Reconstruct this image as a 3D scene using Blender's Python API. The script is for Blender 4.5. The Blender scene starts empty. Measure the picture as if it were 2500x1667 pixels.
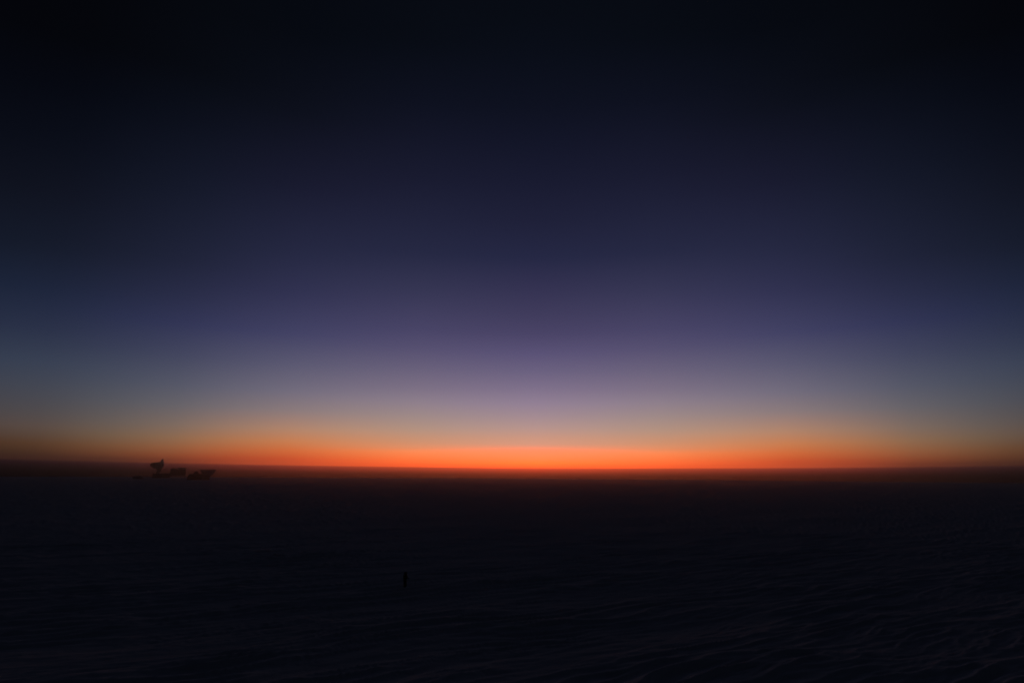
import bpy, bmesh, math
import numpy as np
from mathutils import Vector, Matrix

scene = bpy.context.scene
col = scene.collection
R = math.radians

# ------------------------------------------------------------------ camera
CAM_H = 12.6                      # roof rail of the station the picture is taken from
F = 1667.0                        # focal length in pixels of the 2500 px wide photograph
PITCH, ROLL = 10.85, 0.37
cd = bpy.data.cameras.new('camera')
cd.sensor_width = 36.0
cd.lens = 36.0 * F / 2500.0
cd.clip_start, cd.clip_end = 0.1, 60000.0
# the frame is soft: wide open and focused short of the far plain
cd.dof.use_dof = True
cd.dof.focus_distance = 4.5
cd.dof.aperture_fstop = 2.8
cam = bpy.data.objects.new('camera', cd)
CAM_M = Matrix.Rotation(R(90 + PITCH), 4, 'X') @ Matrix.Rotation(R(ROLL), 4, 'Z')
cam.matrix_world = Matrix.Translation((0, 0, CAM_H)) @ CAM_M
col.objects.link(cam)
scene.camera = cam

def ray(px, py):
    """World direction through a pixel of the 2500 x 1667 photograph."""
    return (CAM_M.to_3x3() @ Vector(((px - 1250) / F, (833.5 - py) / F, -1.0))).normalized()

def azel(px, py):
    d = ray(px, py)
    return math.degrees(math.atan2(d.x, d.y)), math.degrees(math.asin(d.z))

# ------------------------------------------------------------------ view
scene.view_settings.view_transform = 'Standard'
scene.view_settings.look = 'None'
scene.view_settings.exposure = 0.0
scene.view_settings.gamma = 1.0
scene.view_settings.use_curve_mapping = False
scene.render.engine = 'CYCLES'
scene.cycles.volume_bounces = 1
scene.cycles.max_bounces = 6
scene.cycles.use_denoising = True
scene.render.dither_intensity = 1.0

# ------------------------------------------------------------------ twilight sky (world)
# Clear polar twilight: a warm arch low over the sunken sun that pales through mauve to navy, dimming away from the sun's
# azimuth.  Five vertical profiles (at 0, 10, 20, 28.5 and 37.5 degrees from the sun) and one for the far side of the sky, mixed by azimuth.
# Rows: degrees above the top of the low inversion band, then linear radiance.
#SKYTABLE-BEGIN
SKY_C = [(0.1, 2.12145, 0.18174, 0.02874), (0.4, 1.38453, 0.27274, 0.03767), (0.9, 1.35000, 0.28889, 0.09586), (1.4, 1.35000, 0.30031, 0.13510), (1.9, 0.72614, 0.33948, 0.22870),
  (2.4, 0.63845, 0.32707, 0.23363), (3.3, 0.48321, 0.30601, 0.28547), (4.3, 0.37032, 0.26030, 0.30283), (5.3, 0.29231, 0.21909, 0.30954), (6.6, 0.21022, 0.16282, 0.26249),
  (7.9, 0.15027, 0.12200, 0.22124), (9.5, 0.10182, 0.08355, 0.18387), (11.1, 0.06766, 0.05655, 0.13248), (12.7, 0.05064, 0.04412, 0.10616), (15, 0.03378, 0.03118, 0.08194),
  (17.4, 0.01863, 0.02089, 0.05792), (20.4, 0.01346, 0.01460, 0.04004), (23.6, 0.00952, 0.01073, 0.02955), (26.6, 0.00639, 0.00769, 0.02084), (29.5, 0.00435, 0.00566, 0.01388),
  (33, 0.00303, 0.00436, 0.00967), (36, 0.00242, 0.00353, 0.00693), (50, 0.00182, 0.00243, 0.00439), (90, 0.00091, 0.00152, 0.00273)]
SKY_A = [(0.16, 1.17934, 0.12900, 0.02429), (0.36, 1.31820, 0.17520, 0.03406), (0.7, 1.18065, 0.21519, 0.05231), (1.2, 1.06238, 0.28043, 0.09111), (1.55, 0.78551, 0.29513, 0.14255),
  (2.05, 0.63564, 0.29834, 0.16747), (3.05, 0.45355, 0.29586, 0.22340), (4.05, 0.35809, 0.26433, 0.24603), (5.25, 0.27784, 0.21971, 0.26566), (6.4, 0.20748, 0.16654, 0.23621),
  (8.05, 0.14280, 0.11977, 0.19858), (9.7, 0.09614, 0.08198, 0.16561), (11.3, 0.06671, 0.05904, 0.13583), (14.5, 0.03768, 0.03769, 0.08802), (17.6, 0.01953, 0.02195, 0.05636),
  (23.7, 0.00990, 0.01106, 0.02941), (29.3, 0.00453, 0.00582, 0.01431), (34, 0.00249, 0.00361, 0.00705), (50, 0.00182, 0.00243, 0.00439), (90, 0.00091, 0.00152, 0.00273)]
SKY_M = [(0.12, 0.63319, 0.08095, 0.02628), (0.5, 0.65115, 0.07610, 0.02126), (1.1, 0.70026, 0.14310, 0.03539), (1.8, 0.65190, 0.21274, 0.07380), (2.8, 0.48678, 0.24890, 0.15086),
  (4.3, 0.27338, 0.20586, 0.20897), (5.8, 0.18019, 0.16012, 0.21525), (7.9, 0.11076, 0.10552, 0.17546), (10.4, 0.05713, 0.05669, 0.13238), (13.6, 0.03220, 0.03300, 0.08578),
  (16.6, 0.02044, 0.02289, 0.05859), (22, 0.01023, 0.01098, 0.02938), (27.5, 0.00423, 0.00532, 0.01177), (33, 0.00195, 0.00290, 0.00572), (50, 0.00152, 0.00212, 0.00368),
  (90, 0.00091, 0.00152, 0.00273)]
SKY_B = [(0.2, 0.10197, 0.02985, 0.01669), (0.57, 0.20777, 0.06690, 0.02781), (1.17, 0.24421, 0.11443, 0.05429), (1.9, 0.22064, 0.14239, 0.08575), (2.8, 0.17202, 0.13945, 0.11810),
  (4.3, 0.11615, 0.11725, 0.13567), (5.8, 0.08238, 0.09129, 0.13001), (8.1, 0.04996, 0.05648, 0.10812), (10.4, 0.03007, 0.03438, 0.08969), (12.4, 0.02140, 0.02506, 0.06212),
  (15.1, 0.01345, 0.01677, 0.03923), (20.5, 0.00723, 0.00987, 0.02233), (25.3, 0.00367, 0.00517, 0.01137), (29, 0.00209, 0.00295, 0.00535), (50, 0.00121, 0.00152, 0.00273),
  (90, 0.00091, 0.00152, 0.00273)]
SKY_S = [(0.15, 0.03517, 0.01405, 0.01030), (0.5, 0.03566, 0.01973, 0.01215), (1.1, 0.06143, 0.02891, 0.01526), (2.3, 0.08091, 0.05658, 0.05118), (3.4, 0.06314, 0.05787, 0.06546),
  (5.1, 0.04778, 0.05465, 0.07756), (6.7, 0.03488, 0.04721, 0.07939), (9, 0.01987, 0.02781, 0.05789), (11.7, 0.01078, 0.01703, 0.03861), (14.4, 0.00701, 0.01026, 0.02186),
  (18.3, 0.00458, 0.00590, 0.01235), (21.9, 0.00267, 0.00359, 0.00785), (25.3, 0.00167, 0.00226, 0.00489), (28.5, 0.00124, 0.00154, 0.00297), (50, 0.00091, 0.00121, 0.00212),
  (90, 0.00091, 0.00152, 0.00273)]
#SKYTABLE-END
SKY_F = [(0.03, 0.00604, 0.00522, 0.00604), (1.5, 0.00788, 0.00788, 0.01002), (4, 0.00788, 0.00945, 0.01450), (9, 0.00522, 0.00691, 0.01380), (16, 0.00289, 0.00378, 0.00788), (25, 0.00156, 0.00209, 0.00378), (40, 0.00105, 0.00156, 0.00262), (90, 0.00105, 0.00156, 0.00289)]
# the low band of ice fog under the sharp inversion edge: how much of the edge colour is left, by degrees below the edge
BAND = [(0.0,1,1,1),(0.04,.44,.45,.85),(0.12,.36,.33,.70),(0.3,.205,.195,.44),(0.5,.085,.09,.22),(0.7,.034,.04,.10),(1.0,.012,.016,.05),(2.0,.006,.008,.02)]

EDGE_PX = [(0, 1120.5), (640, 1131.5), (1250, 1142.4), (1900, 1142.0), (2500, 1135.5)]
_ae = [azel(*p) for p in EDGE_PX]
EDGE = np.polyfit([a for a, _ in _ae], [e for _, e in _ae], 2)     # elevation of the inversion edge by azimuth
AZ0 = 2.0                                                          # azimuth of the sunken sun

w = bpy.data.worlds.new('World')
scene.world = w
w.use_nodes = True
w.cycles.sampling_method = 'MANUAL'
w.cycles.sample_map_resolution = 4096
nt = w.node_tree
nt.nodes.clear()
N, Lk = nt.nodes, nt.links

def mth(tree, op, a, b=None, c=None, clamp=False):
    n = tree.nodes.new('ShaderNodeMath')
    n.operation = op
    n.use_clamp = clamp
    for i, v in enumerate((a, b, c)):
        if v is None:
            continue
        if isinstance(v, (int, float)):
            n.inputs[i].default_value = float(v)
        else:
            tree.links.new(v, n.inputs[i])
    return n.outputs[0]

def ramp(tree, fac, stops, mode='LINEAR'):
    n = tree.nodes.new('ShaderNodeValToRGB')
    e = n.color_ramp.elements
    n.color_ramp.interpolation = mode
    stops = sorted(stops)
    while len(e) > 1:
        e.remove(e[-1])
    e[0].position = stops[0][0]
    e[0].color = (*stops[0][1], 1)
    for p, c in stops[1:]:
        e.new(p).color = (*c, 1)
    tree.links.new(fac, n.inputs['Fac'])
    return n.outputs['Color']

tc = N.new('ShaderNodeTexCoord')
sx = N.new('ShaderNodeSeparateXYZ')
Lk.new(tc.outputs['Generated'], sx.inputs[0])
el = mth(nt, 'MULTIPLY', mth(nt, 'ARCSINE', sx.outputs['Z']), 180 / math.pi)
az = mth(nt, 'MULTIPLY', mth(nt, 'ARCTAN2', sx.outputs['X'], sx.outputs['Y']), 180 / math.pi)
azc = mth(nt, 'MAXIMUM', mth(nt, 'MINIMUM', az, 46.0), -46.0)
edge = mth(nt, 'MULTIPLY_ADD', mth(nt, 'MULTIPLY_ADD', azc, float(EDGE[0]), float(EDGE[1])), azc, float(EDGE[2]))
above = mth(nt, 'SUBTRACT', el, edge)
t = mth(nt, 'SQRT', mth(nt, 'DIVIDE', mth(nt, 'MAXIMUM', above, 0.0), 90.0))
fade = mth(nt, 'DIVIDE', mth(nt, 'MAXIMUM', mth(nt, 'MULTIPLY', above, -1.0), 0.0), 2.0)

def profile(rows):
    return ramp(nt, t, [(math.sqrt(r[0] / 90.0), tuple(r[1:])) for r in rows])

KNOTS = [(0.0,), (-10.0, 10.0), (-20.0, 20.0), (-28.5, 28.5), (-37.5, 37.5)]
def weights(a):
    g = [sum(math.exp(-((a - k) / 6.3) ** 2) for k in ks) for ks in KNOTS]
    g.append(math.exp(-(max(0.0, 95.0 - abs(a)) / 27.0) ** 2))
    return [v / sum(g) for v in g]
aw = [-180, -110, -90, -70, -55, -46, -40, -36, -32, -28, -24, -20, -15, -10, -5, 0]
aw = aw + [-a for a in aw[:-1]][::-1]
azr = mth(nt, 'SUBTRACT', az, AZ0)
wfac = mth(nt, 'MULTIPLY_ADD', azr, 1 / 360.0, 0.5)
ws = []
for part in (0, 3):
    wcol = ramp(nt, wfac, [((a + 180) / 360.0, tuple(weights(a)[part:part + 3])) for a in aw])
    wsep = N.new('ShaderNodeSeparateColor')
    Lk.new(wcol, wsep.inputs[0])
    ws += [wsep.outputs[i] for i in range(3)]

def scale(colour, f):
    n = N.new('ShaderNodeVectorMath')
    n.operation = 'SCALE'
    Lk.new(colour, n.inputs[0])
    Lk.new(f, n.inputs['Scale'])
    return n.outputs[0]

def add(a, b):
    n = N.new('ShaderNodeVectorMath')
    n.operation = 'ADD'
    Lk.new(a, n.inputs[0])
    Lk.new(b, n.inputs[1])
    return n.outputs[0]

acc = None
for rows, f in zip((SKY_C, SKY_A, SKY_M, SKY_B, SKY_S, SKY_F), ws):
    c = scale(profile(rows), f)
    acc = c if acc is None else add(acc, c)
band = ramp(nt, fade, [(d[0] / 2.0, d[1:]) for d in BAND])
bm_ = N.new('ShaderNodeVectorMath')
bm_.operation = 'MULTIPLY'
Lk.new(acc, bm_.inputs[0])
Lk.new(band, bm_.inputs[1])
acc = bm_.outputs[0]
bg = N.new('ShaderNodeBackground')
bg.inputs['Strength'].default_value = 1.0
Lk.new(acc, bg.inputs['Color'])
wo = N.new('ShaderNodeOutputWorld')
Lk.new(bg.outputs[0], wo.inputs['Surface'])

# ------------------------------------------------------------------ materials
def mat(name, base, rough=0.6, spec=0.5, metal=0.0, vary=0.15, nscale=1.5, bump=0.0):
    m = bpy.data.materials.new(name)
    m.use_nodes = True
    tr = m.node_tree
    b = tr.nodes['Principled BSDF']
    b.inputs['Roughness'].default_value = rough
    b.inputs['Metallic'].default_value = metal
    b.inputs['Specular IOR Level'].default_value = spec
    t = tr.nodes.new('ShaderNodeTexCoord')
    n = tr.nodes.new('ShaderNodeTexNoise')
    n.inputs['Scale'].default_value = nscale
    n.inputs['Detail'].default_value = 6
    tr.links.new(t.outputs['Object'], n.inputs['Vector'])
    lo = tuple(v * (1 - vary) for v in base)
    hi = tuple(min(1, v * (1 + vary)) for v in base)
    tr.links.new(ramp(tr, n.outputs['Fac'], [(0.3, lo), (0.7, hi)]), b.inputs['Base Color'])
    if bump:
        bp = tr.nodes.new('ShaderNodeBump')
        bp.inputs['Strength'].default_value = bump
        bp.inputs['Distance'].default_value = 0.02
        tr.links.new(n.outputs['Fac'], bp.inputs['Height'])
        tr.links.new(bp.outputs['Normal'], b.inputs['Normal'])
    return m

M_CLAD = mat('weathered_cladding', (0.10, 0.09, 0.085), 0.6)
M_ROOF = mat('roof_membrane', (0.16, 0.16, 0.17), 0.8)
M_STEEL = mat('painted_steel', (0.18, 0.18, 0.19), 0.45)
M_DISH = mat('dish_panels', (0.45, 0.45, 0.46), 0.4)
M_SHIELD = mat('shield_panels', (0.30, 0.30, 0.31), 0.5)
M_GLASS = mat('dark_glass', (0.02, 0.022, 0.025), 0.1)
M_PARKA = mat('parka_cloth', (0.03, 0.012, 0.010), 0.9, 0.2, vary=0.25, nscale=9, bump=0.4)
M_TROUSER = mat('trouser_cloth', (0.012, 0.012, 0.013), 0.9, 0.2, vary=0.25, nscale=9, bump=0.4)
M_BOOT = mat('boot_rubber', (0.015, 0.014, 0.014), 0.6)
M_FUR = mat('fur_ruff', (0.06, 0.045, 0.03), 1.0, 0.1, nscale=60, bump=0.8)
M_SKIN = mat('skin', (0.45, 0.27, 0.2), 0.5, vary=0.05)
M_HAIR = mat('hair', (0.03, 0.02, 0.015), 0.7)

SNOW_ROUGH = 0.9
def snow_material():
    m = bpy.data.materials.new('wind_packed_snow')
    m.use_nodes = True
    tr = m.node_tree
    b = tr.nodes['Principled BSDF']
    b.inputs['Roughness'].default_value = SNOW_ROUGH
    b.inputs['Specular IOR Level'].default_value = 0.0
    t = tr.nodes.new('ShaderNodeTexCoord')
    mp = tr.nodes.new('ShaderNodeMapping')
    mp.inputs['Rotation'].default_value = (0, 0, -R(90 - 57))
    mp.inputs['Scale'].default_value = (0.25, 1.4, 1.0)
    tr.links.new(t.outputs['Object'], mp.inputs['Vector'])
    n = tr.nodes.new('ShaderNodeTexNoise')
    n.inputs['Scale'].default_value = 1.0
    n.inputs['Detail'].default_value = 7
    n.inputs['Roughness'].default_value = 0.6
    tr.links.new(mp.outputs[0], n.inputs['Vector'])
    tr.links.new(ramp(tr, n.outputs['Fac'], [(0.3, (0.77, 0.78, 0.79)), (0.7, (0.86, 0.86, 0.865))]), b.inputs['Base Color'])
    bp = tr.nodes.new('ShaderNodeBump')
    bp.inputs['Strength'].default_value = 0.35
    bp.inputs['Distance'].default_value = 0.12
    tr.links.new(n.outputs['Fac'], bp.inputs['Height'])
    tr.links.new(bp.outputs['Normal'], b.inputs['Normal'])
    return m
M_SNOW = snow_material()

# ------------------------------------------------------------------ snow plateau
_rng = np.random.default_rng(11)
_P = _rng.permutation(256)
_P = np.concatenate([_P, _P])
_G = _rng.uniform(0, 2 * math.pi, 256)
_GX, _GY = np.cos(_G), np.sin(_G)

def perlin(x, y):
    xi, yi = np.floor(x).astype(np.int64), np.floor(y).astype(np.int64)
    xf, yf = x - xi, y - yi
    u, v = xf ** 3 * (xf * (xf * 6 - 15) + 10), yf ** 3 * (yf * (yf * 6 - 15) + 10)
    def g(ix, iy, fx, fy):
        h = _P[_P[ix & 255] + (iy & 255)]
        return _GX[h] * fx + _GY[h] * fy
    a = g(xi, yi, xf, yf)
    b = g(xi + 1, yi, xf - 1, yf)
    c = g(xi, yi + 1, xf, yf - 1)
    d = g(xi + 1, yi + 1, xf - 1, yf - 1)
    return (a + u * (b - a)) + v * ((c + u * (d - c)) - (a + u * (b - a)))

WIND = R(90 - 57)                 # sastrugi run along this bearing (from +X)
def snow_height(x, y):
    """Height of the wind-carved snow: long low drifts, sharp-crested sastrugi in patches, small broken ripples."""
    c, s = math.cos(WIND), math.sin(WIND)
    u, v = x * c + y * s, -x * s + y * c
    v = v + 2.0 * perlin(u / 19 + 3.1, v / 12 + 8.4) + 0.55 * perlin(u / 4.5 + 9.7, v / 3.2 + 1.9) + 0.16 * perlin(u / 1.6 + 2.9, v / 1.1 + 6.6)
    u = u + 3.0 * perlin(u / 23 + 5.5, v / 13 + 2.2) + 0.8 * perlin(u / 4 + 15.5, v / 3 + 7.2)
    r = np.hypot(x, y)
    def patch(ou, ov, lu, lv):
        return np.clip(0.5 + 1.25 * perlin(u / lu + ou, v / lv + ov), 0.06, 1.3)
    def ridge(lu, lv, ou, ov, sharp):
        n = perlin(u / lu + ou, v / lv + ov) * 1.5
        return (1 - np.clip(np.abs(n), 0, 1)) ** sharp
    h = 0.55 * perlin(u / 70 + 1.7, v / 26 + 6.1) + 0.16 * perlin(u / 20 + 11.2, v / 5.0 + 3.4)
    h += 0.31 * patch(20.3, 4.7, 26, 9) * ridge(15, 2.3, 7.7, 12.1, 3.4)
    h += 0.20 * patch(41.3, 14.1, 15, 5) * ridge(8.0, 1.1, 31.3, 2.9, 2.6)
    h += 0.10 * patch(5.3, 33.7, 7, 3.5) * ridge(3.0, 0.5, 14.2, 40.6, 2.0)
    h += 0.035 * perlin(u / 2.0 + 2.3, v / 0.75 + 17.7) + 0.014 * perlin(u / 0.6 + 21.3, v / 0.4 + 3.7)
    h = h * np.clip(1.0 - (r - 800) / 2000.0, 0.12, 1)
    # the camera stands on a very gentle swell: the plain falls away past the far buildings
    return h - 0.2 - 2.0e-5 * np.clip(r - 1400, 0, None) ** 2

def build_ground():
    front = np.arange(-44, 44.001, 0.085)
    rest = np.arange(44 + 2.5, 360 - 44 - 1.0, 2.5)
    ang = np.radians(np.concatenate([front, rest]))
    rad = np.concatenate([[0.5, 6, 14, 22, 28, 33], 37 * 1.005 ** np.arange(300)])
    rad = np.concatenate([rad, np.geomspace(rad[-1] * 1.01, 1300, 130), np.linspace(1310, 1800, 60)])
    nA, nR = len(ang), len(rad)
    RR, AA = np.meshgrid(rad, ang, indexing='ij')
    X, Y = RR * np.sin(AA), RR * np.cos(AA)
    Z = snow_height(X, Y)
    co = np.stack([X, Y, Z], -1).reshape(-1, 3)
    i = np.arange(nR - 1)[:, None] * nA
    j = np.arange(nA)[None, :]
    j2 = (j + 1) % nA
    q = np.stack([i + j, i + j2, i + nA + j2, i + nA + j], -1)[..., ::-1].reshape(-1, 4)
    q = np.concatenate([q], 0)
    me = bpy.data.meshes.new('snow_ground')
    me.vertices.add(len(co))
    me.vertices.foreach_set('co', co.astype(np.float32).ravel())
    me.loops.add(q.size)
    me.loops.foreach_set('vertex_index', q.astype(np.int32).ravel())
    me.polygons.add(len(q))
    me.polygons.foreach_set('loop_start', np.arange(0, q.size, 4, dtype=np.int32))
    me.polygons.foreach_set('loop_total', np.full(len(q), 4, dtype=np.int32))
    me.update(calc_edges=True)
    me.validate()
    me.polygons.foreach_set('use_smooth', np.ones(len(me.polygons), dtype=bool))
    me.materials.append(M_SNOW)
    o = bpy.data.objects.new('snow_ground', me)
    o['kind'] = 'structure'
    o['label'] = 'wind carved snow plain reaching to the horizon'
    col.objects.link(o)
    return o
build_ground()

# ------------------------------------------------------------------ ice haze
HAZE_D, HAZE_G = 1.7e-4, 0.982
def build_haze():
    bm = bmesh.new()
    bmesh.ops.create_cube(bm, size=1.0, matrix=Matrix.Translation((0, 0, 15.5)) @ Matrix.Diagonal((3640, 3640, 44, 1)))
    me = bpy.data.meshes.new('haze')
    bm.to_mesh(me)
    bm.free()
    m = bpy.data.materials.new('ice_haze')
    m.use_nodes = True
    tr = m.node_tree
    tr.nodes.remove(tr.nodes['Principled BSDF'])
    v = tr.nodes.new('ShaderNodeVolumePrincipled')
    v.inputs['Color'].default_value = (0.96, 0.88, 0.86, 1)
    v.inputs['Density'].default_value = HAZE_D
    v.inputs['Anisotropy'].default_value = HAZE_G
    tr.links.new(v.outputs[0], tr.nodes['Material Output'].inputs['Volume'])
    me.materials.append(m)
    o = bpy.data.objects.new('haze', me)
    o['kind'] = 'stuff'
    o['label'] = 'thin ice haze lying over the snow plain'
    col.objects.link(o)
build_haze()

# ------------------------------------------------------------------ mesh helpers
class MB:
    def __init__(self):
        self.bm = bmesh.new()
    def box(self, x0, x1, y0, y1, z0, z1, m=None):
        mm = Matrix.Translation(((x0 + x1) / 2, (y0 + y1) / 2, (z0 + z1) / 2)) @ Matrix.Diagonal((x1 - x0, y1 - y0, z1 - z0, 1))
        bmesh.ops.create_cube(self.bm, size=1.0, matrix=(m or Matrix.Identity(4)) @ mm)
        return self
    def prism(self, pts, y0, y1):
        """Polygon in X-Z extruded along Y."""
        a = [self.bm.verts.new((x, y0, z)) for x, z in pts]
        b = [self.bm.verts.new((x, y1, z)) for x, z in pts]
        n = len(pts)
        self.bm.faces.new(a)
        self.bm.faces.new(b[::-1])
        for i in range(n):
            self.bm.faces.new((a[i], b[i], b[(i + 1) % n], a[(i + 1) % n]))
        return self
    def tube(self, p, q, r0, r1=None, seg=8):
        p, q = Vector(p), Vector(q)
        r1 = r0 if r1 is None else r1
        d = q - p
        m = Matrix.Translation((p + q) / 2) @ d.to_track_quat('Z', 'Y').to_matrix().to_4x4()
        bmesh.ops.create_cone(self.bm, cap_ends=True, segments=seg, radius1=r0, radius2=r1, depth=d.length, matrix=m)
        return self
    def lathe(self, prof, seg=24, m=None, close=False):
        """Closed or open (radius, height) profile spun about Z."""
        m = m or Matrix.Identity(4)
        rings = []
        for r, z in prof:
            if r < 1e-5:
                rings.append([self.bm.verts.new(m @ Vector((0, 0, z)))])
            else:
                rings.append([self.bm.verts.new(m @ Vector((r * math.cos(2 * math.pi * k / seg), r * math.sin(2 * math.pi * k / seg), z))) for k in range(seg)])
        pairs = list(zip(rings, rings[1:])) + ([(rings[-1], rings[0])] if close else [])
        for a, b in pairs:
            for k in range(seg):
                k2 = (k + 1) % seg
                if len(a) == 1:
                    self.bm.faces.new((a[0], b[k], b[k2]))
                elif len(b) == 1:
                    self.bm.faces.new((a[k], b[0], a[k2]))
                else:
                    self.bm.faces.new((a[k], b[k], b[k2], a[k2]))
        return self
    def build(self, name, m, parent=None, bevel=0.0, smooth=False):
        bmesh.ops.recalc_face_normals(self.bm, faces=self.bm.faces)
        if bevel:
            bmesh.ops.bevel(self.bm, geom=list(self.bm.edges), offset=bevel, segments=1, affect='EDGES', profile=0.5)
        me = bpy.data.meshes.new(name)
        self.bm.to_mesh(me)
        self.bm.free()
        if smooth:
            me.polygons.foreach_set('use_smooth', np.ones(len(me.polygons), dtype=bool))
        me.materials.append(m)
        o = bpy.data.objects.new(name, me)
        col.objects.link(o)
        if parent:
            o.parent = parent
        return o

def thing(name, label, cat, loc, rz=0.0):
    o = bpy.data.objects.new(name, None)
    o.empty_display_size = 0.5
    o.location = loc
    o.rotation_euler = (0, 0, rz)
    o['label'] = label
    o['category'] = cat
    col.objects.link(o)
    return o

def ground_at(px, dist):
    """Point of the snow at this distance from the camera, on the bearing of pixel column px."""
    a = R(azel(px, 1150)[0])
    x, y = dist * math.sin(a), dist * math.cos(a)
    return Vector((x, y, float(snow_height(np.array([x]), np.array([y]))[0]))), -a

def part_copy(o, parent, loc):
    c = o.copy()
    c.parent = parent
    c.location = loc
    col.objects.link(c)
    return c

# ------------------------------------------------------------------ big dish telescope
D1 = 1330.0
loc, rz = ground_at(386, D1)
K1, H1 = D1 * math.cos(rz) ** 2 / F, D1 * math.cos(rz) / F   # metres per photo pixel across and up
zb1 = CAM_H + D1 * math.tan(R(azel(386, 1160.5)[1])) # height that shows at row 1160.5
tel = thing('dish_telescope', 'large steerable dish telescope with a forward receiver cabin, silhouetted against the glow',
            'telescope', loc, rz)
def P1(x, y):
    return ((x - 386) * K1, (1160.5 - y) * H1 + zb1 - loc.z)
MB().prism([P1(*p) for p in ((373.5, 1173), (373.5, 1156.8), (378, 1155.6), (395, 1155.6), (395, 1173))], -6, 6).build('base_building', M_CLAD, tel, 0.1)
zt, zb = P1(0, 1151)[1], P1(0, 1156)[1]
cx = P1(386.8, 0)[0]
MB().lathe([(0, zb), (4.2, zb), (3.3, zb + 1.2), (2.9, zt - 0.6), (3.4, zt - 0.5), (3.4, zt), (0, zt)], 20, Matrix.Translation((cx, 0, 0))).build('pedestal', M_STEEL, tel)
for yy in (-3.6, 2.4):
    MB().prism([P1(*p) for p in ((382.6, 1152), (391.8, 1152), (395.8, 1141), (394, 1134), (388, 1134), (381.5, 1143))], yy, yy + 1.2).build('yoke_arm', M_STEEL, tel, 0.08)
# main reflector: a deep shell seen almost edge on, looking left and a little up
c = P1(390.2, 1134.2)
Rd = 14.3 * H1
axis = Vector((-28, -7.0, 8.2)).normalized()
dm = Matrix.Translation((c[0], 0, c[1])) @ axis.to_track_quat('Z', 'Y').to_matrix().to_4x4()
prof = [(Rd * k / 8, 1.9 * (k / 8) ** 2 - 1.9) for k in range(9)]
back = [(Rd * 0.985 * k / 8, 1.9 * (k / 8) ** 2 - 1.9 - 0.25) for k in range(8, -1, -1)]
MB().lathe(prof + back, 32, dm).build('dish', M_DISH, tel, smooth=True)
MB().lathe([(Rd * 0.80, -1.05), (Rd * 0.62, -2.9), (Rd * 0.34, -4.9), (0, -5.3)], 16, dm).build('backing_frame', M_STEEL, tel)
MB().prism([P1(*p) for p in ((378, 1129.4), (389, 1128.2), (391, 1141), (386, 1146.5), (378, 1144.2))], -2.3, 2.3).build('receiver_boom', M_STEEL, tel, 0.15)
cab = MB().prism([P1(*p) for p in ((365.0, 1134.4), (369.0, 1130.2), (378, 1129.2), (378, 1144.6), (371, 1141.2), (366, 1137.6))], -3.4, 3.4).build('receiver_cabin', M_CLAD, tel, 0.25)
MB().prism([P1(*p) for p in ((393, 1143.5), (398, 1141.5), (397, 1137), (393.4, 1138))], -2, 2).build('counterweight', M_STEEL, tel, 0.1)
railing = MB()
for sx_ in range(374, 396, 3):
    a = P1(sx_, 1156.2)
    railing.tube((a[0], -5.8, a[1] - 0.2), (a[0], -5.8, a[1] + 1.1), 0.05, seg=5)
a, b = P1(374, 1156.2), P1(395, 1156.2)
railing.tube((a[0], -5.8, a[1] + 1.1), (b[0], -5.8, a[1] + 1.1), 0.05, seg=5)
railing.build('railing', M_STEEL, tel)

# ------------------------------------------------------------------ low annex between dish and laboratory
loc, rz = ground_at(404, D1 + 6)
an = thing('low_annex', 'long low flat roofed annex joining the dish telescope to the two storey laboratory', 'building', loc, rz)
def P2(x, y):
    return ((x - 404) * K1, (1160.5 - y) * H1 + zb1 - loc.z)
a, b = P2(395.2, 1173), P2(415.8, 1155.2)
MB().box(a[0], b[0], -4, 4, a[1], b[1]).build('wall', M_CLAD, an, 0.06)
MB().box(a[0] - 0.2, b[0], -4.3, 4.3, b[1] + 0.003, b[1] + 0.35).build('roof', M_ROOF, an, 0.05)
MB().box(-3.0, -2.0, -4.12, -4.0, b[1] - 3.2, b[1] - 1.1).build('door', M_STEEL, an)
win = MB().box(-0.6, 0.6, -4.08, -4.0, -0.5, 0.5).build('window', M_GLASS, an)
win.location = (1.5, 0, b[1] - 1.6)
part_copy(win, an, (4.5, 0, b[1] - 1.6))

# ------------------------------------------------------------------ two storey laboratory with a flared shield
D2 = 1310.0
loc, rz = ground_at(435, D2)
K2, H2 = D2 * math.cos(rz) ** 2 / F, D2 * math.cos(rz) / F   # metres per photo pixel across and up
zb2 = CAM_H + D2 * math.tan(R(azel(435, 1162)[1]))
lab = thing('observatory_laboratory', 'tall boxy two storey laboratory right of the dish telescope, small flared shield on its roof', 'building', loc, rz)
def P3(x, y):
    return ((x - 435) * K2, (1162 - y) * H2 + zb2 - loc.z)
xl, zr = P3(416.2, 1145.4)
xr, zf = P3(453.4, 1160.2)
MB().box(xl, xr, -6, 6, zf, zr).build('wall', M_CLAD, lab, 0.08)
MB().box(xl - 0.2, xr + 0.2, -6.2, 6.2, zr + 0.003, zr + 0.4).build('roof', M_ROOF, lab, 0.06)
p, q = P3(419, 1145), P3(429.5, 1143.2)
MB().box(p[0], q[0], -3.5, 3.0, zr + 0.4, q[1]).build('penthouse', M_CLAD, lab, 0.08)
cx = P3(443.6, 0)[0]
Rt = 11.4 * K2
zt = P3(0, 1141.6)[1]
zm = zr + 0.41
MB().lathe([(Rt, zt), (Rt * 0.72, zm), (Rt * 0.69, zm), (Rt * 0.965, zt)], 16, Matrix.Translation((cx, 0, 0)), close=True).build('ground_shield', M_SHIELD, lab)
leg = MB().box(-0.25, 0.25, -0.25, 0.25, -5.5, 0).build('leg', M_STEEL, lab)
leg.location = (xl + 1, -5, zf)
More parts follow.
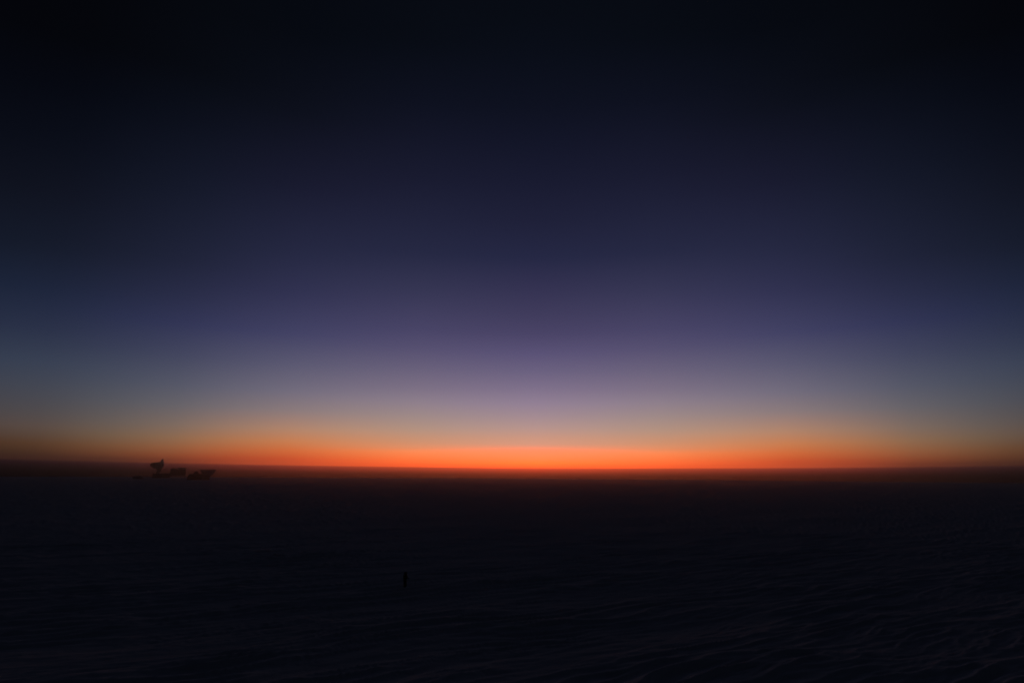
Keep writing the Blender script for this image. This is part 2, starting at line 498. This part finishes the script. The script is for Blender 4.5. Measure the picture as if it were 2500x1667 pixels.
for k in range(1, 12):
    part_copy(leg, lab, (xl + 1 + (k % 6) * (xr - xl - 2) / 5, -5 if k < 6 else 5, zf))
win = MB().box(-0.7, 0.7, -6.09, -6.0, -0.6, 0.6).build('window', M_GLASS, lab)
win.location = (xl + 2.5, 0, zr - 2.0)
for k in range(1, 10):
    part_copy(win, lab, (xl + 2.5 + (k % 5) * (xr - xl - 5) / 4, 0, zr - 2.0 - (k // 5) * 4.2))
st = MB()
for k in range(10):
    st.box(xl - 0.3 - k * 0.35, xl - k * 0.35, -1.2, 0.2, zf - 0.2 - k * 0.24, zf - k * 0.24 - 0.12)
st.build('stair', M_STEEL, lab)

# ------------------------------------------------------------------ nearer laboratory with the big flared shield
D3 = 1060.0
loc, rz = ground_at(485, D3)
K3, H3 = D3 * math.cos(rz) ** 2 / F, D3 * math.cos(rz) / F   # metres per photo pixel across and up
zb3 = CAM_H + D3 * math.tan(R(azel(485, 1167.4)[1]))
mp_ = thing('shielded_observatory', 'low long observatory with a wide bowl shaped shield on its right end', 'building', loc, rz)
def P4(x, y):
    return ((x - 485) * K3, (1167.4 - y) * H3 + zb3 - loc.z)
MB().prism([P4(*p) for p in ((458.2, 1173), (458.4, 1165), (461.6, 1158.4), (466, 1157.6), (496, 1157.6), (496, 1173))], -5.5, 5.5).build('wall', M_CLAD, mp_, 0.08)
a, b = P4(463.5, 1157.55), P4(495, 1157.0)
MB().box(a[0], b[0], -5.7, 5.7, a[1], b[1]).build('roof', M_ROOF, mp_, 0.04)
MB().prism([P4(*p) for p in ((471.5, 1156.9), (475.5, 1152.5), (478, 1149.9), (481, 1149.7), (484.5, 1153), (488, 1156.9))], -2.4, 2.4).build('roof_tower', M_CLAD, mp_, 0.06)
cx = P4(507.5, 0)[0]
zt, z1, z2, z3 = P4(0, 1146.6)[1], P4(0, 1151)[1], P4(0, 1158.5)[1], P4(0, 1173)[1]
r0, r1, r2 = 19.7 * K3, 18.4 * K3, 13.0 * K3
MB().lathe([(r0, zt), (r1, z1), (r2, z2), (r2 - 0.3, z2), (r1 - 0.35, z1), (r0 - 0.35, zt)], 16, Matrix.Translation((cx, 0, 0)) @ Matrix.Rotation(R(11.25), 4, 'Z'), close=True).build('ground_shield', M_SHIELD, mp_)
MB().lathe([(r0 + 0.12, zt - 0.15), (r0 + 0.12, zt + 0.12), (r0 - 0.5, zt + 0.12), (r0 - 0.5, zt - 0.15)], 16, Matrix.Translation((cx, 0, 0)) @ Matrix.Rotation(R(11.25), 4, 'Z'), close=True).build('shield_rim', M_STEEL, mp_)
tower = MB().lathe([(r2 - 0.5, z2), (0, z2)], 16, Matrix.Translation((cx, 0, 0)))
tower.prism([P4(*p) for p in ((496.6, 1173), (496.6, 1158.6), (517, 1158.6), (512.6, 1165), (512.2, 1173))], -5, 5).build('tower_base', M_CLAD, mp_, 0.0)
strut = MB().tube((0, 0, 0), (2.6, 0, 5.2), 0.18).build('strut', M_STEEL, mp_)
strut.location = (P4(513, 0)[0], -3, P4(0, 1165)[1])
part_copy(strut, mp_, (P4(513, 0)[0], 3, P4(0, 1165)[1]))
win = MB().box(-0.6, 0.6, -5.59, -5.5, -0.5, 0.5).build('window', M_GLASS, mp_)
win.location = (P4(468, 0)[0], 0, P4(0, 1160.5)[1])
for k in range(1, 4):
    part_copy(win, mp_, (P4(468 + 7 * k, 0)[0], 0, P4(0, 1160.5)[1]))
MB().box(P4(464, 0)[0] - 0.5, P4(464, 0)[0] + 0.5, -5.6, -5.5, P4(0, 1167)[1], P4(0, 1167)[1] + 2.1).build('door', M_STEEL, mp_)

# ------------------------------------------------------------------ arched hut left of the dish
D5 = 1060.0
loc, rz = ground_at(339, D5)
K5, H5 = D5 * math.cos(rz) ** 2 / F, D5 * math.cos(rz) / F   # metres per photo pixel across and up
zb5 = CAM_H + D5 * math.tan(R(azel(339, 1166)[1]))
hut = thing('arched_hut', 'low arched hut barely visible on the snow left of the dish telescope', 'hut', loc, rz)
def arc(s, rx, rzz, n=14):
    return [(rx * math.cos(math.pi * k / n), s + rzz * math.sin(math.pi * k / n)) for k in range(n + 1)]
z0 = zb5 - loc.z
L = 13.5 * K5
shell = MB()
prevs = None
for (x, f) in ((-L, 0.55), (-L * 0.62, 0.96), (-L * 0.2, 1.0), (L * 0.55, 1.0), (L, 0.5)):
    ring = [shell.bm.verts.new((x, 4.2 * f * math.cos(math.pi * k / 14), z0 - 1.5 + (4.4 * f) * math.sin(math.pi * k / 14))) for k in range(15)]
    if prevs:
        for k in range(14):
            shell.bm.faces.new((prevs[k], prevs[k + 1], ring[k + 1], ring[k]))
        shell.bm.faces.new((prevs[0], ring[0], ring[14], prevs[14]))
    else:
        shell.bm.faces.new(ring)
    prevs = ring
shell.bm.faces.new(prevs[::-1])
shell.build('shell', M_SHIELD, hut)
MB().box(-0.5, 0.5, -4.45, -3.2, z0 - 0.8, z0 + 1.3).build('door', M_STEEL, hut)
MB().tube((2.0, 0, z0 + 2.6), (2.0, 0, z0 + 3.9), 0.15).build('stove_pipe', M_STEEL, hut)

# ------------------------------------------------------------------ person on the snow
def person():
    d = ray(988.3, 1435.5)
    k = (CAM_H - 0.0) / -d.z
    for _ in range(8):
        x, y = d.x * k, d.y * k
        z = float(snow_height(np.array([x]), np.array([y]))[0])
        k = (CAM_H - z) / -d.z
    root = thing('person', 'person in a dark hooded parka standing alone out on the snow', 'person', (x, y, z - 0.03), R(-38))
    def skin(name, verts, edges, m, parent, sub=2, rootv=0):
        me = bpy.data.meshes.new(name)
        me.from_pydata([v[:3] for v in verts], edges, [])
        o = bpy.data.objects.new(name, me)
        col.objects.link(o)
        o.parent = parent
        o.modifiers.new('Skin', 'SKIN')
        sk = me.skin_vertices[0].data
        for i, v in enumerate(verts):
            sk[i].radius = (v[3], v[4] if len(v) > 4 else v[3])
            sk[i].use_root = i == rootv
        s = o.modifiers.new('Subdivision', 'SUBSURF')
        s.levels = s.render_levels = sub
        me.materials.append(m)
        return o
    # the figure faces away (+Y), weight on the left leg, right arm bent out from the parka
    V = [(0, 0, .95, .15, .12), (0, .005, 1.12, .155, .12), (0, .01, 1.30, .165, .12), (0, .01, 1.43, .12, .10), (0, .02, 1.50, .065), (0, .03, 1.56, .075),
         (0, .035, 1.645, .093, .105), (0, .035, 1.715, .065, .075),
         (-.17, .01, 1.40, .075), (-.235, .0, 1.17, .062), (-.215, .07, .95, .048), (-.205, .09, .87, .035),
         (.17, .01, 1.40, .075), (.285, -.02, 1.19, .062), (.34, .14, 1.08, .048), (.35, .22, 1.05, .035),
         (-.09, 0, .82, .095), (-.095, .01, .48, .07), (-.10, -.02, .12, .05), (-.103, .04, .075, .04),
         (.09, 0, .82, .095), (.10, .06, .48, .07), (.095, -.01, .12, .05), (.10, .05, .075, .04)]
    E = [(0, 1), (1, 2), (2, 3), (3, 4), (4, 5), (5, 6), (6, 7), (3, 8), (8, 9), (9, 10), (10, 11), (3, 12), (12, 13), (13, 14), (14, 15),
         (0, 16), (16, 17), (17, 18), (18, 19), (0, 20), (20, 21), (21, 22), (22, 23)]
    skin('body', V, E, M_SKIN, root)
    # parka: long, bulky, with sleeves
    PV = [(0, 0, .62, .215, .185), (0, .005, 1.0, .205, .17), (0, .01, 1.22, .21, .16), (0, .01, 1.40, .155, .13), (0, .02, 1.56, .115, .11),
          (-.175, .01, 1.385, .095), (-.24, .0, 1.17, .085), (-.208, .085, .87, .062), (.19, .01, 1.385, .105), (.305, -.02, 1.19, .095), (.352, .215, 1.045, .062)]
    PE = [(0, 1), (1, 2), (2, 3), (3, 4), (3, 5), (5, 6), (6, 7), (3, 8), (8, 9), (9, 10)]
    skin('parka', PV, PE, M_PARKA, root, rootv=1)
    TV = [(0, 0, .95, .12, .11), (-.092, 0, .74, .10), (-.097, .01, .48, .095), (-.102, -.01, .14, .09), (.092, 0, .74, .10), (.102, .06, .48, .095), (.097, 0, .14, .09)]
    skin('trousers', TV, [(0, 1), (1, 2), (2, 3), (0, 4), (4, 5), (5, 6)], M_TROUSER, root)
    for s, yy in ((-1, -.02), (1, -.01)):
        skin('boot', [(.1 * s, yy, .32, .10), (.1 * s, yy - .01, .10, .095), (.1 * s, yy + .12, .08, .085, .075), (.103 * s, yy + .26, .07, .08, .065)], [(0, 1), (1, 2), (2, 3)], M_BOOT, root)
        MB().box(.1 * s - .062, .1 * s + .062, yy - .085, yy + .26, 0.0, .035).build('boot_sole', M_BOOT, root, 0.012)
    # hood open towards the front, fur ruff round the face
    hood = MB()
    hm = Matrix.Translation((0, .015, 1.635)) @ Matrix.Rotation(R(-90), 4, 'X')
    hood.lathe([(0, -.155), (.075, -.145), (.125, -.10), (.148, -.03), (.145, .05), (.125, .11), (.115, .11), (.13, .04), (.13, -.03), (.11, -.09), (.06, -.13), (0, -.14)], 20, hm)
    hood.build('hood', M_PARKA, root, smooth=True)
    MB().lathe([(.118, .095), (.145, .09), (.155, .115), (.142, .14), (.118, .135)], 20, hm, close=True).build('fur_ruff', M_FUR, root, smooth=True)
    # face under the hood
    f = MB()
    bmesh.ops.create_uvsphere(f.bm, u_segments=10, v_segments=8, radius=.017, matrix=Matrix.Translation((0, .142, 1.635)) @ Matrix.Diagonal((.8, 1.1, 1.5, 1)))
    f.build('nose', M_SKIN, root, smooth=True)
    for s in (-1, 1):
        f = MB()
        bmesh.ops.create_uvsphere(f.bm, u_segments=10, v_segments=8, radius=.014, matrix=Matrix.Translation((s * .034, .122, 1.66)))
        f.build('eye', M_GLASS, root, smooth=True)
    MB().box(-.026, .026, .126, .134, 1.585, 1.594).build('mouth', M_HAIR, root, 0.003)
    # gloves with fingers and thumb
    for s, wr, dr in ((-1, Vector((-.212, .08, .905)), Vector((.02, .12, -1)).normalized()), (1, Vector((.348, .19, 1.06)), Vector((.05, .95, -.2)).normalized())):
        side = Vector((0, 1, 0)) if s < 0 else Vector((-.9, 0, 0.2)).normalized()
        side = (side - side.dot(dr) * dr).normalized()
        nrm = dr.cross(side)
        gv = [(*wr, .042, .034), (*(wr + dr * .05), .046, .03)]
        ge = [(0, 1)]
        for k, ln in enumerate((.062, .074, .07, .055)):
            o_ = side * (.033 - .022 * k)
            i0 = len(gv)
            a_ = wr + dr * .085 + o_
            b_ = a_ + dr * ln * .55 + nrm * .006 * s
            c_ = b_ + (dr * .8 + nrm * .6 * s).normalized() * ln * .5
            gv += [(*a_, .012), (*b_, .0105), (*c_, .009)]
            ge += [(1, i0), (i0, i0 + 1), (i0 + 1, i0 + 2)]
        i0 = len(gv)
        a_ = wr + dr * .035 + side * .045
        b_ = a_ + (dr * .6 + side * .6).normalized() * .04
        gv += [(*a_, .014), (*b_, .011)]
        ge += [(0, i0), (i0, i0 + 1)]
        skin('glove', gv, ge, M_TROUSER, root, sub=1)
    return root
person()
